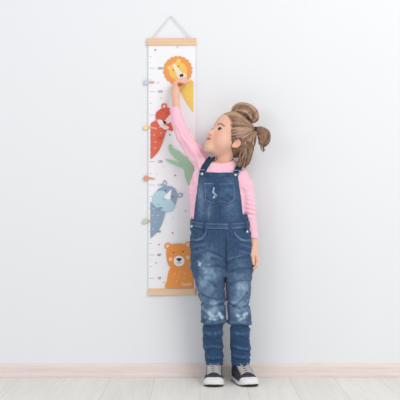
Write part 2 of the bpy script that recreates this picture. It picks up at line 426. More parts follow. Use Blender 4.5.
# loose dots
for x, y, c in ((155.3, 49.9, (176, 60, 84)), (177.5, 47, (206, 178, 172)), (169.8, 134.8, (122, 72, 66)), (156.8, 174, (246, 222, 168)), (175.2, 175.4, (196, 62, 66)), (185.3, 210.8, (150, 160, 184)), (172.6, 217.8, (198, 222, 214)),
                (172.6, 233, (186, 58, 84)), (159, 244.4, (196, 78, 90)), (156, 262.8, (178, 186, 200)), (164, 282, (244, 196, 170)), (158.2, 82.4, (190, 200, 208)), (189.3, 129.2, (214, 216, 150)), (163.5, 166.5, (240, 226, 190)), (161, 98, (222, 214, 222))):
    blob(x, y, 0.75, 0.75, c, n=12)
text('130', 159.4, y0 + 3*step, 2.4, (176, 74, 62), shear=0.25)
text('100', 159.6, y0 + 6*step, 2.4, (98, 118, 150), shear=0.25)
me = bpy.data.meshes.new('printed_sheet'); sb.to_mesh(me); sb.free()
o = link('printed_sheet', me, chart, SM)

# removable height markers on the left edge
MK = [(146.2, 82.2, 2.6, (196, 212, 222), (228, 168, 138), 154.2, 82.2, 0.95, 'light blue round height marker on chart edge beside the lion'),
      (145.8, 127.4, 2.5, (240, 222, 150), (240, 176, 150), 157.0, 128.4, 0.75, 'yellow round height marker on chart edge beside the red fox print'),
      (146.0, 178.2, 2.7, (226, 158, 128), (226, 158, 128), 154.8, 178.8, 0.7, 'terracotta orange round height marker on chart edge above the rhinoceros print'),
      (144.8, 221.2, 2.6, (190, 214, 200), (226, 168, 132), 153.6, 221.6, 0.95, 'pale green round height marker on chart edge below the rhinoceros head')]
for cx, cy, r, c1, c2, tx, ty, th, lab in MK:
    root = empty('height_marker', P(cx, cy, -0.008), lab, 'height marker', 'height markers clipped along the chart edge')
    s = GS
    c0 = Vector(P(cx, cy, -0.0086)); m1 = mat('marker_disc', c1, 0.5); m2 = mat('marker_pointer', c2, 0.5)
    bm = bmesh.new(); bmesh.ops.create_cone(bm, cap_ends=True, segments=28, radius1=r*s, radius2=r*s, depth=0.0024, matrix=Matrix.Translation(c0) @ Matrix.Rotation(math.radians(90), 4, 'X'))
    bmesh.ops.bevel(bm, geom=[e for e in bm.edges if len(e.link_faces) == 2 and any(len(f.verts) > 4 for f in e.link_faces)], offset=0.0006, segments=2, affect='EDGES')
    bm_obj('disc', bm, m1, root)
    bm = bmesh.new(); n = 8; st = []
    ax = cx + (r-0.3)
    w0 = r * 0.55 if c1 == c2 else th
    prof = [(ax, cy - w0), (ax + (tx-ax)*0.3, cy - (w0+th)/2*0.9), (tx - 0.7, ty - th), (tx, ty - th*0.4), (tx, ty + th*0.4), (tx - 0.7, ty + th), (ax + (tx-ax)*0.3, cy + (w0+th)/2*0.9), (ax, cy + w0)]
    A = [bm.verts.new(P(x, y, -0.0078)) for x, y in prof]; Bv = [bm.verts.new(P(x, y, -0.0096)) for x, y in prof]
    bm.faces.new(A); bm.faces.new(Bv[::-1])
    for i in range(8): bm.faces.new((A[i], A[(i+1) % 8], Bv[(i+1) % 8], Bv[i]))
    bm_obj('pointer', bm, m2, root)

# ------------------------------------------------------------------ the child
girl = empty('person', (gx(227), -0.13, 0), 'girl in pink shirt and blue denim dungarees reaching up to touch the chart', 'person')

# head frame
PSI, PIT = math.radians(62), math.radians(34)
Hh = np.array([-math.sin(PSI), -math.cos(PSI), 0]); Zz = np.array([0, 0, 1.0])
HF = math.cos(PIT)*Hh + math.sin(PIT)*Zz; HU = -math.sin(PIT)*Hh + math.cos(PIT)*Zz; HS = np.array([math.cos(PSI), -math.sin(PSI), 0])
HR = np.stack([HF, HS, HU], 0).astype(np.float32)
HC = P(229.6, 140.4, -0.135)
def tohead(p): return (p - HC.astype(np.float32)) @ HR.T
def fromhead(q): return HC + np.asarray(q) @ HR
CR_C, CR_R = (-0.008, 0, 0.031), (0.092, 0.071, 0.083)
EYE = 0.031
def cranium(q): return smin(ell(q, CR_C, CR_R), ell(q, (0.036, 0, 0.046), (0.051, 0.058, 0.052)), 0.025)
def head_sdf(p):
    q = tohead(p); qa = q.copy(); qa[:,1] = np.abs(qa[:,1])
    d = cranium(q)
    d = smin(d, ell(q, (0.032, 0, -0.022), (0.052, 0.057, 0.068)), 0.02)
    d = smin(d, sph(qa, (0.046, 0.029, -0.040), 0.031), 0.014)           # cheek
    d = smin(d, cap(q, (0.064, -0.008, -0.083), (0.064, 0.008, -0.083), 0.0155, 0.0155), 0.022)   # chin
    d = smin(d, ell(q, (0.066, 0, -0.056), (0.022, 0.024, 0.022)), 0.012)  # muzzle
    d = smin(d, cap(qa, (0.071, 0.012, 0.019), (0.060, 0.040, 0.017), 0.007, 0.007), 0.014)    # brow
    d = smax(d, -sph(qa, (0.100, 0.031, -0.001), 0.0185), 0.012)         # socket
    # nose
    d = smin(d, cap(q, (0.074, 0, 0.004), (0.089, 0, -0.022), 0.0065, 0.0080), 0.010)
    d = smin(d, sph(q, (0.0925, 0, -0.027), 0.0082), 0.004)
    d = smin(d, ell(qa, (0.084, 0.0085, -0.031), (0.0075, 0.0055, 0.0058)), 0.004)
    d = smax(d, -sph(qa, (0.0905, 0.0045, -0.037), 0.0024), 0.002)
    # lips
    d = smin(d, cap(qa, (0.0880, 0.002, -0.0505), (0.0800, 0.017, -0.0540), 0.0038, 0.0018), 0.003)
    d = smin(d, cap(qa, (0.0860, 0.000, -0.0590), (0.0790, 0.015, -0.0555), 0.0046, 0.0018), 0.003)
    d = smax(d, -cap(qa, (0.0925, 0.0, -0.0548), (0.0830, 0.018, -0.0548), 0.0011, 0.0008), 0.0015)
    # lids and opening
    e = qa - np.array((0.0655, EYE, 0.0), dtype=np.float32)
    d = smin(d, np.linalg.norm(e, axis=1) - 0.0158, 0.004)
    op = np.maximum(np.abs(e[:,2] + 0.0004) - 0.0066 * (1 - (e[:,1] / 0.0140)**2), -e[:,0])
    op = np.maximum(op, np.linalg.norm(e, axis=1) - 0.019)
    d = smax(d, -op, 0.0012)
    # ear
    er = q.copy(); er[:,1] = np.abs(er[:,1])
    c = (-0.007, 0.066, -0.017)
    cc, ss = math.cos(0.25), math.sin(0.25)
    ec = er - np.array(c, dtype=np.float32)
    e2 = np.stack([ec[:,0]*cc + ec[:,2]*ss, ec[:,1] + 0.35*ec[:,0], -ec[:,0]*ss + ec[:,2]*cc], 1)
    ring = ell(e2, (0, 0, 0), (0.0128, 0.0066, 0.0198))
    ring = smax(ring, -ell(e2, (0.002, 0.0085, 0.003), (0.0088, 0.0060, 0.0150)), 0.003)
    ring = smin(ring, sph(e2, (0.004, 0.001, -0.0165), 0.0065), 0.005)
    ring = smin(ring, cap(e2, (0.009, 0.001, -0.008), (0.0095, 0.002, 0.001), 0.0035, 0.003), 0.003)
    d = smin(d, ring, 0.003)
    return d

# skeleton points
shR = P(204, 166, -0.118); elR = P(178.6, 126, -0.085); wrR = P(174.9, 93.5, -0.052)
shL = P(239, 176, -0.130); elL = P(250.5, 209, -0.135); wrL = P(253.4, 243, -0.130)
neckB = P(221.5, 170, -0.115); neckT = fromhead((-0.012, 0, -0.045))

def hand_up(p):
    d = cap(p, P(176.0, 97, -0.056), P(175.2, 89.5, -0.050), 0.0170, 0.0155)
    # palm: vertical slab, thumb side to the wall
    pal = None
    for j, y in enumerate((-0.031, -0.041, -0.0505, -0.0595)):
        e = cap(p, P(175.6, 91.5, -0.048), P(175.0, 83.2, y), 0.0105, 0.0088)
        pal = e if pal is None else smin(pal, e, 0.006)
    d = smin(d, pal, 0.008)
    fg = [((-0.031, 183.0, 79.8), (187.3, 80.4)), ((-0.041, 184.0, 79.6), (188.6, 80.8)), ((-0.0505, 183.2, 80.4), (188.3, 81.8)), ((-0.0595, 181.8, 81.6), (186.0, 83.0))]
    for k, ((y, mx, my), (tx, ty)) in enumerate(fg):
        r = (0.0066, 0.0068, 0.0066, 0.0058)[k]
        f = chain(p, [P(174.9, 83.4, y), P(177.2, 80.6 + 0.35*k, y), P(mx - 1, my, y), P(tx, ty, y + 0.001)], [r*1.22, r*1.12, r, r*0.80], 0.003)
        d = smin(d, f, 0.0022)
    th = chain(p, [P(176.2, 91.0, -0.036), P(179.3, 87.6, -0.028), P(182.2, 85.4, -0.026)], [0.0098, 0.0080, 0.0062], 0.004)
    return smin(d, th, 0.005)
def hand_dn(p):
    d = cap(p, P(253.2, 238, -0.130), P(254.0, 246.5, -0.132), 0.0155, 0.0145)
    ys = (-0.154, -0.143, -0.132, -0.122)
    pal = None
    for k, y in enumerate(ys):
        e = cap(p, P(254.0, 246, -0.134), P(256.2 - 0.1*k, 255.5, y), 0.0125, 0.0088)
        pal = e if pal is None else smin(pal, e, 0.006)
    d = smin(d, pal, 0.008)
    for k, y in enumerate(ys):
        r = (0.0064, 0.0067, 0.0064, 0.0056)[k]; dl = (0, 1.0, 0.4, -1.4)[k]
        f = chain(p, [P(256.2, 255, y), P(257.2, 260.2 + dl*0.5, y), P(256.4, 265 + dl, y + 0.001), P(253.8, 268 + dl, y + 0.002)], [r*1.2, r*1.08, r, r*0.85], 0.003)
        d = smin(d, f, 0.002)
    th = chain(p, [P(252.8, 248.5, -0.145), P(252.2, 255, -0.158), P(253.0, 260.5, -0.163), P(253.6, 264, -0.162)], [0.0098, 0.0080, 0.0068, 0.0056], 0.004)
    return smin(d, th, 0.004)

TORSO = [(158, 214, 230, .030, -.118), (161, 208, 236, .036, -.120), (164, 202.5, 241, .042, -.122), (168, 197, 244.5, .048, -.122), (173, 193, 247, .053, -.123), (180, 190.8, 247.2, .058, -.124), (195, 190, 246.5, .060, -.125), (210, 190.2, 246.5, .061, -.126), (219, 190.8, 247.0, .062, -.127), (223, 192.8, 246.5, .060, -.127), (236, 193.5, 246, .058, -.127)]
PELV = [(214, 191.3, 250.0, .064, -.127), (222, 190.8, 250.3, .066, -.127), (232, 190.2, 251.0, .069, -.128), (245, 190.0, 252.0, .072, -.128), (258, 190.8, 252.8, .072, -.127), (268, 191.6, 252.8, .066, -.127), (276, 196, 250, .050, -.127)]
LEG1 = [(255, 191.3, 226, .058, -.130), (270, 192.2, 226, .058, -.132), (280, 195.0, 225.2, .056, -.134), (290, 197.0, 225.0, .054, -.135), (300, 199.8, 225.2, .050, -.136), (306, 201.2, 225.6, .050, -.138), (312, 201.2, 226.0, .051, -.140), (318, 200.8, 226.0, .050, -.139), (321.5, 201.4, 225.6, .047, -.136), (325, 202.4, 222.8, .042, -.130), (334, 202.6, 222.6, .042, -.125), (344, 203.0, 222.8, .042, -.118), (348, 203.2, 223.3, .042, -.116), (351, 204.6, 222.9, .040, -.115), (358, 204.8, 223.4, .041, -.116), (362, 205.6, 223.6, .042, -.117), (364.8, 206.0, 223.4, .041, -.117)]
LEG2 = [(255, 222, 252.8, .058, -.130), (270, 224.6, 252.6, .058, -.132), (280, 225.2, 251.4, .056, -.134), (290, 225.6, 250.6, .054, -.135), (300, 226.6, 249.6, .050, -.136), (306, 227.0, 249.4, .050, -.138), (314, 227.6, 250.4, .051, -.140), (320, 228.0, 251.0, .050, -.139), (323.5, 228.8, 250.6, .046, -.135), (327, 229.8, 249.6, .042, -.129), (336, 230.2, 250.0, .042, -.124), (344, 230.6, 250.2, .042, -.118), (349, 230.2, 250.8, .043, -.116), (353, 231.4, 249.8, .041, -.116), (359, 231.0, 250.0, .042, -.117), (362, 231.6, 249.8, .042, -.117), (364.8, 232.0, 249.4, .041, -.117)]
def column(p, rows, shrink=0.0, e=2.3):
    py = PY(p[:,2]); xl = gx(tab(py, rows, 1)); xr = gx(tab(py, rows, 2)); rd = tab(py, rows, 3) - shrink; yc = tab(py, rows, 4)
    rx = (xr - xl)/2 - shrink; cx = (xl + xr)/2
    q = (np.abs((p[:,0]-cx)/rx)**e + np.abs((p[:,1]-yc)/rd)**e)**(1/e)
    d = (q - 1) * np.minimum(rx, rd)
    ztop = gz(rows[0][0]) - shrink; zbot = gz(rows[-1][0]) + shrink
    return smax(smax(d, p[:,2] - ztop, 0.006), zbot - p[:,2], 0.004)

def body_sdf(p):
    d = head_sdf(p)
    d = smin(d, cap(p, neckB, neckT, 0.031, 0.033), 0.014)
    t = column(p, TORSO, 0.010); d = smin(d, t, 0.006)
    t = column(p, PELV, 0.014); d = smin(d, t, 0.01)
    t = np.minimum(column(p, LEG1, 0.0145), column(p, LEG2, 0.0145)); d = smin(d, t, 0.01)
    d = smin(d, chain(p, [shR, elR, wrR], [0.026, 0.0190, 0.0165], 0.01), 0.012)
    d = smin(d, chain(p, [shL, elL, wrL], [0.022, 0.0195, 0.0150], 0.01), 0.008)
    d = smin(d, hand_up(p), 0.004); d = smin(d, hand_dn(p), 0.004)
    return d
def skin_col(v):
    q = tohead(v.astype(np.float32)); qa = np.abs(q[:,1])
    c = np.tile(np.array([235, 185, 162.0]), (len(v), 1))
    c = mixc(c, (244, 198, 176), (noise3(v, 40) * .5 + .5) * .4)
    inh = np.linalg.norm(q, axis=1) < 0.14
    ck = np.exp(-(((q[:,0]-.07)**2 + (qa-.036)**2 + (q[:,2]+.030)**2) / .018**2)); c = mixc(c, (232, 150, 132), ck*.55*inh)
    lip = np.minimum(line2(qa, q[:,2], [(0, -.0505), (.016, -.0545)]), line2(qa, q[:,2], [(0, -.0590), (.014, -.0555)]))
    c = mixc(c, (204, 122, 114), (1 - sstep(.0030, .0052, lip)) * (q[:,0] > .07) * .9)
    c = mixc(c, (150, 66, 66), (1 - sstep(.0006, .0018, line2(qa, q[:,2], [(0, -.0548), (.016, -.0548)]))) * (q[:,0] > .07))
    br = line2(qa, q[:,2], [(.013, .0185), (.028, .0235), (.044, .0175)])
    c = mixc(c, (130, 92, 70), (1 - sstep(.0012, .0042, br)) * (q[:,0] > .03) * .85)
    e = np.stack([q[:,0]-.0655, qa-EYE, q[:,2]], 1); rr = np.linalg.norm(e, axis=1)
    edge = .0066 * (1 - (e[:,1]/.0140)**2)
    up = np.exp(-((e[:,2] + .0004 - edge - .0006)/.0017)**2) * (rr < .0195) * (np.abs(e[:,1]) < .0150) * (e[:,0] > 0)
    c = mixc(c, (62, 40, 32), up)
    lo_ = np.exp(-((e[:,2] + .0004 + edge)/.0012)**2) * (rr < .0185) * (np.abs(e[:,1]) < .0130) * (e[:,0] > 0); c = mixc(c, (150, 96, 80), lo_*.6)
    er = np.exp(-(((q[:,0]+.008)**2 + (q[:,2]+.012)**2) / .02**2)) * (qa > .064); c = mixc(c, (232, 148, 126), er*.5)
    kn = np.exp(-((v[:,2] - gz(81))/.012)**2) * (v[:,2] > gz(100)) * .35; c = mixc(c, (240, 168, 148), kn)
    return c
zlo, zhi = -0.005, gz(72)
sdf_obj('body', body_sdf, (gx(166), -0.235, gz(375)), (gx(266), -0.0095, gz(72)), 0.0017, M_skin, girl, skin_col)

# eyes
def eye_obj(sg):
    bm = bmesh.new(); bmesh.ops.create_uvsphere(bm, u_segments=40, v_segments=40, radius=0.0148)
    gaze = HF*0.93 + HU*0.10 + HS*0.20; gaze /= np.linalg.norm(gaze)
    me = bpy.data.meshes.new('eye')
    rot = Vector(gaze).to_track_quat('Z', 'Y').to_matrix().to_4x4()
    bm.transform(Matrix.Translation(fromhead((0.0655, sg*EYE, 0))) @ rot)
    bm.to_mesh(me); bm.free()
    for p in me.polygons: p.use_smooth = True
    v = np.array([x.co[:] for x in me.vertices]) - fromhead((0.0655, sg*EYE, 0))
    a = np.degrees(np.arccos(np.clip(v @ gaze / 0.0148, -1, 1)))
    c = np.tile(np.array([232., 226, 222]), (len(v), 1))
    c = mixc(c, (74, 50, 38), 1 - sstep(31, 35, a)); c = mixc(c, (18, 14, 14), 1 - sstep(14, 17, a))
    set_col(me, c); link('eye', me, girl, M_eye)
eye_obj(1); eye_obj(-1)

# ---- shirt
def shirt_base(p):
    d = column(p, TORSO)
    axisR = [P(207, 170, -0.120), P(194.5, 152.5, -0.108), P(183.0, 135.5, -0.095), P(177.6, 121, -0.080), P(175.2, 109.0, -0.068)]
    a = chain(p, axisR, [0.038, 0.0345, 0.0295, 0.0258, 0.0230], 0.012)
    d = smin(d, a, 0.016)
    axisL = [P(240, 176, -0.126), P(246.0, 186, -0.132), P(249.8, 210, -0.136), P(253.2, 241.5, -0.131)]
    b = chain(p, axisL, [0.033, 0.030, 0.0250, 0.0205], 0.010)
    d = smin(d, b, 0.006)
    return d
def along(p, a, b):
    ab = b - a; return (p - a) @ ab / (ab @ ab)
cuffR_a, cuffR_b = P(175.9, 114, -0.070).astype(np.float32), P(174.9, 108.0, -0.066).astype(np.float32)
cuffL_a, cuffL_b = P(252.8, 238, -0.131).astype(np.float32), P(253.4, 243.6, -0.131).astype(np.float32)
def fold(p):
    # creases running along the raised sleeve and down the side, and a little softness everywhere
    q = p.copy(); s = 0.0030 * noise3(q * np.array([1, 1, 0.3], dtype=np.float32), 48) + 0.0012 * noise3(q, 90)
    ax = along(p, elR.astype(np.float32), shR.astype(np.float32))
    perp = (p[:,0] - elR[0]) * 0.87 + (p[:,2] - elR[2]) * 0.5
    s = s + 0.0026 * np.sin(perp * 270 + 3 * noise3(p, 22)) * sstep(-0.3, 0.6, ax) * (1 - sstep(205, 214, PX(p[:,0]))) * sstep(gz(172), gz(164), p[:,2])
    cl = np.exp(-((PY(p[:,2]) - 208) / 9)**2) * sstep(244, 248, PX(p[:,0])); s = s + cl * 0.0026 * np.sin(p[:,2] * 330 + 3*noise3(p, 24) + p[:,0]*120)
    s = s + 0.0022 * noise3(p * np.array([2, 1, .3], dtype=np.float32), 45) * (1 - sstep(196, 202, PX(p[:,0]))) * sstep(gz(165), gz(172), p[:,2])
    return s
neck_c = P(221.2, 158.0, -0.130)
def shirt_sdf(p):
    d = shirt_base(p) + fold(p)
    d = smax(d, -ell(p, neck_c, (0.052, 0.046, 0.034)), 0.004)
    rim = np.abs(ell(p, neck_c, (0.053, 0.047, 0.035)))
    d = d - 0.0012 * np.exp(-(rim/0.003)**2)
    for a, b, r in ((cuffR_a, cuffR_b, 0.0195), (cuffL_a, cuffL_b, 0.0170)):
        t = along(p, a, b) - 1; L_ = np.linalg.norm(b - a)
        near = np.linalg.norm(p - b, axis=1) < 0.05
        d = np.where(near, smax(d, t * L_, 0.002), d)
        d = np.where(near, np.where(t * L_ > -0.012, smax(d, -(np.linalg.norm((p - a) - ((p - a) @ ((b-a)/L_))[:,None] * ((b-a)/L_), axis=1) - r), 0.002), d), d)
        d = d - 0.0009 * near * np.exp(-((t*L_ + 0.010)/0.002)**2)
    return smax(d, gz(224.5) - p[:,2] - 0.0, 0.004) if False else d
def shirt_col(v):
    c = np.tile(np.array([249., 196, 212]), (len(v), 1))
    return mixc(c, (250, 198, 214), noise3(v, 18)*.5+.5)
sdf_obj('shirt', shirt_sdf, (gx(164), -0.235, gz(238)), (gx(266), -0.015, gz(103)), 0.0018, M_shirt, girl, shirt_col)

# ---- dungarees
def dent(p, V, wd, amp):                      # crease along a polyline given in photo coordinates, front side
    return 2.0 * amp * np.exp(-(line2(PX(p[:,0]), PY(p[:,2]), V) / wd)**2) * (p[:,1] < -0.11)
CREASES = [([(200, 302), (212, 305), (225, 303)], 1.4, .0030), ([(227, 301), (238, 307), (249, 304)], 1.4, .0030), ([(246, 292), (240, 300), (232, 306)], 1.3, .0026),
           ([(201, 324), (211, 324.5), (222, 323)], 1.5, .0036), ([(229, 325), (240, 323.5), (250, 326)], 1.5, .0036), ([(204, 349.5), (214, 348), (223, 349.5)], 1.2, .0018),
           ([(231, 347), (240, 350), (250, 351)], 1.2, .0018), ([(204, 358), (213, 360.5), (223, 359)], 1.1, .0022), ([(231, 357), (242, 359.5), (250, 357.5)], 1.1, .0022),
           ([(203, 336), (211, 339), (218, 337)], 1.2, .0018), ([(238, 334), (246, 339), (250, 338)], 1.2, .0018), ([(226, 262), (218, 254), (204, 249)], 1.6, .0022), ([(226, 263), (234, 258), (248, 256)], 1.6, .0024),
           ([(226, 268), (216, 265), (205, 266)], 1.5, .0020), ([(227, 272), (238, 268), (250, 268)], 1.5, .0022), ([(226, 240), (225.5, 256), (226, 270)], 0.9, .0030), ([(208, 280), (216, 286), (224, 288)], 1.3, .0020), ([(230, 283), (240, 279), (250, 280)], 1.3, .0018),
           ([(199, 292), (207, 296), (216, 298)], 1.3, .0022), ([(203, 311), (208, 316), (204, 320)], 1.2, .0020)]
RIDGES = [([(202, 321), (212, 322), (225, 320)], 1.6, .0034), ([(228, 322), (239, 320.5), (251, 323)], 1.6, .0034), ([(204, 346.5), (214, 345.5), (223, 347)], 1.3, .0014), ([(231, 345), (240, 347), (250, 348.5)], 1.3, .0014), ([(206, 355.5), (214, 357.5), (223, 356)], 1.2, .0018), ([(232, 354.5), (242, 356.5), (250, 355)], 1.2, .0018),
          ([(226, 300), (238, 303), (247, 299)], 1.3, .0020), ([(203, 299), (212, 302), (224, 300)], 1.3, .0022)]
BIBX = [(196, 198), (199.2, 174.5), (200.5, 172), (219, 173.0), (236.2, 172.8), (237.4, 175), (240.6, 198), (243.6, 224), (193.8, 224), (194.6, 210)]
def dung_core(p):
    pel = column(p, PELV)
    l1 = column(p, LEG1); l2 = column(p, LEG2)
    legs = np.minimum(l1, l2)
    d = smin(pel, legs, 0.010)
    return d
def bib_shell(p, t):
    b = column(p, TORSO) ; return b - t
def dung_base(p):
    d = dung_core(p)
    x, y = PX(p[:,0]), PY(p[:,2])
    m = poly2(x, y, BIBX) * GS
    front = p[:,1] + 0.155
    bib = smax(bib_shell(p, 0.0045), m, 0.003); bib = smax(bib, front, 0.002)
    bib = smax(bib, -(bib_shell(p, -0.004)), 0.001)
    back = smax(bib_shell(p, 0.0045), poly2(x, y, [(192, 224), (204, 190), (234, 190), (246, 224)]) * GS, 0.003); back = smax(back, -(p[:,1] + 0.115), 0.002)
    return smin(d, np.minimum(bib, back), 0.003)
def dung_sdf(p):
    d = dung_base(p)
    s = 0.0026 * noise3(p * np.array([.8, 1, 1.7], dtype=np.float32), 34) + 0.0011 * noise3(p, 80)
    py = PY(p[:,2]); s = s * np.where(py > 226, 1.0, 0.45)
    s = s - 0.0012 * np.abs(noise3(p * np.array([.5, .5, 1.6], dtype=np.float32), 60)) * sstep(322, 330, py)
    for V, wd, am in CREASES: s = s + dent(p, V, wd, am)
    for V, wd, am in RIDGES: s = s - dent(p, V, wd, am)
    # seam ridges
    x = PX(p[:,0])
    hem = np.exp(-((py - 171.8 - 2.4)/0.35)**2) * (py < 180); s = s + 0.0008 * hem
    d = d + s
    for rows, zz in ((LEG1, 364), (LEG2, 364)):   # hollow hems
        cx = gx((tab(py, rows, 1) + tab(py, rows, 2))/2); cy = tab(py, rows, 4)
        rx = gx(tab(py, rows, 2)) - cx - 0.0095; ry = tab(py, rows, 3) - 0.0095
        q = np.sqrt(((p[:,0]-cx)/rx)**2 + ((p[:,1]-cy)/ry)**2) - 1
        d = np.where(py > 359, smax(d, -q*0.03, 0.002), d)
    return d
def denim_col(v):
    p = v; x, y = PX(p[:,0]), PY(p[:,2]); n1 = noise3(p, 28); n2 = noise3(p, 75); fr = sstep(-.135, -.165, p[:,1])
    c = np.tile(np.array([50., 76, 108]), (len(v), 1))
    c = mixc(c, (42, 72, 108), (y > 324) * 0.9)
    def g(cx, cy, rx, ry, w=1): return w*np.exp(-(((x-cx)/rx)**2 + ((y-cy)/ry)**2)) * fr
    f = g(209, 278, 11, 22, .75) + g(239, 282, 10, 20, .75) + g(211, 312, 10, 10, .6) + g(240, 312, 9, 10, .6) + g(201, 200, 4, 20, .45) + g(230, 198, 6, 20, .5) + g(209, 212, 3, 10, .3) + g(233, 214, 4, 6, .3) + g(210, 250, 9, 8, .2)
    f = f + g(201.5, 288, 3, 16, .35) + g(243, 292, 4, 12, .35) + g(236, 302, 9, 3, .4) + g(212, 303, 9, 2.5, .35)
    f = f * (0.9 + .5*n1 + .4*n2)
    c = mixc(c, (146, 170, 192), f)
    for V, wd, am in RIDGES + [([(201, 307), (212, 308.5), (224, 306)], 1.6, .002), ([(228, 311), (240, 309), (249, 310)], 1.6, .002), ([(203, 331), (212, 333), (221, 331)], 1.6, .002), ([(232, 331), (241, 333), (249, 331)], 1.6, .002)]: c = mixc(c, (132, 158, 184), np.exp(-(line2(x, y, V)/wd)**2) * fr * .28 * (1 + n2))  # paler fold ridges: denim fade, also painting in contrast the frontal light lacks
    for V, wd, am in CREASES: c = mixc(c, (34, 56, 88), np.exp(-(line2(x, y, V)/.9)**2) * fr * .35)  # creases tinted darker, their shade painted into the denim colour
    # whiskers
    for V in ([(194, 246), (206, 243)], [(194, 252), (208, 248)], [(240, 244), (251, 247)], [(240, 250), (251, 254)], [(228, 258), (240, 255)], [(222, 258), (211, 254)]):
        c = mixc(c, (120, 148, 176), np.exp(-(line2(x, y, V)/1.0)**2)*fr*.35)
    # worn-through spots
    def worn(V, wd, col, s=1.0):
        return np.exp(-(line2(x, y, V)/wd)**4) * fr * s * np.clip(.9 + .9*n2 + .5*noise3(p, 190), 0, 1)
    for V, wd, a in (([(208, 311), (213, 315), (219, 312), (222, 316)], 1.9, 1), ([(210, 317), (217, 318)], 1.5, .9), ([(236, 313), (241, 315), (246, 312)], 1.8, .9), ([(239, 318), (244, 316)], 1.2, .7),
                     ([(214.0, 189.5), (213.6, 193), (216, 196)], 1.0, .9), ([(198.6, 260.5), (200.0, 264.0)], 1.1, .95), ([(201, 262), (198.6, 264.5)], .8, .9)):
        c = mixc(c, (172, 198, 212), worn(V, wd, None, a))
    # pale and dark stitching lines
    for V, wd, col, a in (([(226, 226), (225.6, 246), (226, 262)], .45, (34, 54, 86), .7), ([(200.5, 174.2), (237, 174.8)], .35, (112, 136, 164), .55), ([(227.2, 226), (227.0, 250)], .3, (110, 134, 160), .35), ([(219.6, 205), (219.8, 221)], .5, (32, 52, 82), .7),
                          ([(197, 300), (197.5, 262)], .5, (40, 62, 94), .4)):
        c = mixc(c, col, np.exp(-(line2(x, y, V)/wd)**2)*fr*a)
    hm = np.exp(-((y - 362.6)/.4)**2) * .5; c = mixc(c, (100, 124, 152), hm)
    return c
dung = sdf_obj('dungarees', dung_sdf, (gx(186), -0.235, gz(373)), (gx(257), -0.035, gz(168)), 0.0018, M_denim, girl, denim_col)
dung['label'] = 'blue denim dungarees with worn knees'
def shell(name, V, t, m, col=None, h=0.0016, base=dung_base, inner=0.003, back=False, pad=None, r=0.0012, mask=None):
    V_ = np.array(V, float)
    def f(p):
        x, y = PX(p[:,0]), PY(p[:,2])
        mk = poly2(x, y, V) * GS if mask is None else mask(x, y) * GS
        b = base(p)
        d = smax(b - t, mk, r); d = np.maximum(d, -(b + inner))
        if not back: d = np.maximum(d, p[:,1] + 0.14)
        return d
    lo = (gx(V_[:,0].min() - 3), -0.235, gz(V_[:,1].max() + 3)); hi = (gx(V_[:,0].max() + 3), -0.03 if back else -0.13, gz(V_[:,1].min() - 3))
    return sdf_obj(name, f, lo, hi, h, m, dung, col)
def dcol(base, edge=None, amt=.25, V=None):
    def f(v):
        c = np.tile(np.array(base, float), (len(v), 1)); c = mixc(c, (150, 172, 196), np.clip(noise3(v, 60)*.5+.35, 0, 1)*amt)
        if V is not None:
            d = np.abs(poly2(PX(v[:,0]), PY(v[:,2]), V) + 0.9); c = mixc(c, (150, 168, 190), np.exp(-(d/.35)**2)*.5)
        return c
    return f
POK = [(204, 181.2), (232.6, 181.8), (232.8, 199), (230, 203.5), (218.5, 207.5), (208, 204), (205, 200)]
POK = [(203.6, 182.6), (219, 183.4), (234.2, 183.0), (234.8, 199.5), (227.5, 204.6), (220.5, 201.8), (212, 204.6), (204.6, 199.5)]
shell('bib_pocket', POK, 0.0022, M_denim, lambda v: mixc(mixc(dcol((50, 76, 110), amt=.45, V=POK)(v), (36, 56, 88), np.exp(-((PX(v[:,0]) - 217)/5)**2)*.55), (168, 196, 210), np.exp(-(line2(PX(v[:,0]), PY(v[:,2]), [(213.6, 188.5), (212.8, 192.5), (216, 195.5), (213.5, 197.5)])/1.0)**4) * np.clip(.85 + noise3(v, 170), 0, 1)))
shell('bib_top_band', [(200.2, 172.2), (219, 173.4), (236.6, 173), (237.4, 177.2), (219, 177.6), (199.3, 176.6)], 0.0018, M_denim, dcol((44, 68, 98)))
WB = [(190, 219.8), (196, 221.4), (208, 222.6), (226, 223.0), (240, 222.2), (246, 221.0), (251.4, 219.8), (251.6, 226.4), (240, 228.2), (226, 228.9), (208, 228.4), (190, 226.2)]
shell('waistband', WB, 0.0024, M_denim, dcol((48, 72, 104), amt=.3, V=WB), back=True)
for cx, cy in ((204.5, 226), (229.5, 227.2), (246, 225.5)):
    shell('belt_loop', [(cx-1.3, cy-5), (cx+1.3, cy-5), (cx+1.3, cy+5), (cx-1.3, cy+5)], 0.0050, M_denim, dcol((42, 64, 94)), inner=0.0)
FP1 = [(191, 238.2), (196, 238.9), (201, 237.4), (204.4, 233.5), (205.4, 229), (206.6, 229.2), (205.6, 234.2), (201.8, 238.8), (196, 240.3), (191, 239.6)]
FP2 = [(234, 229), (235, 229), (236.4, 233.8), (240.5, 238.2), (246, 239.8), (251, 239.2), (251, 240.8), (246, 241.4), (239.6, 239.6), (235.2, 234.6)]
FP1 = [(191, 237.6), (196.4, 238.6), (201, 237), (204.2, 233.5), (205.2, 228.6), (207.2, 228.8), (206.2, 234.4), (202.2, 239.2), (196.4, 240.8), (191, 239.9)]
FP2 = [(232.6, 228.6), (234.6, 228.6), (236.0, 233.4), (240.4, 237.6), (246, 239.2), (251.2, 238.6), (251.2, 241.2), (246, 241.8), (239.2, 239.9), (234.4, 235)]
for F in (FP1, FP2): shell('pocket_edge', F, 0.0020, M_denim, dcol((76, 102, 134), amt=.5), inner=0.001)
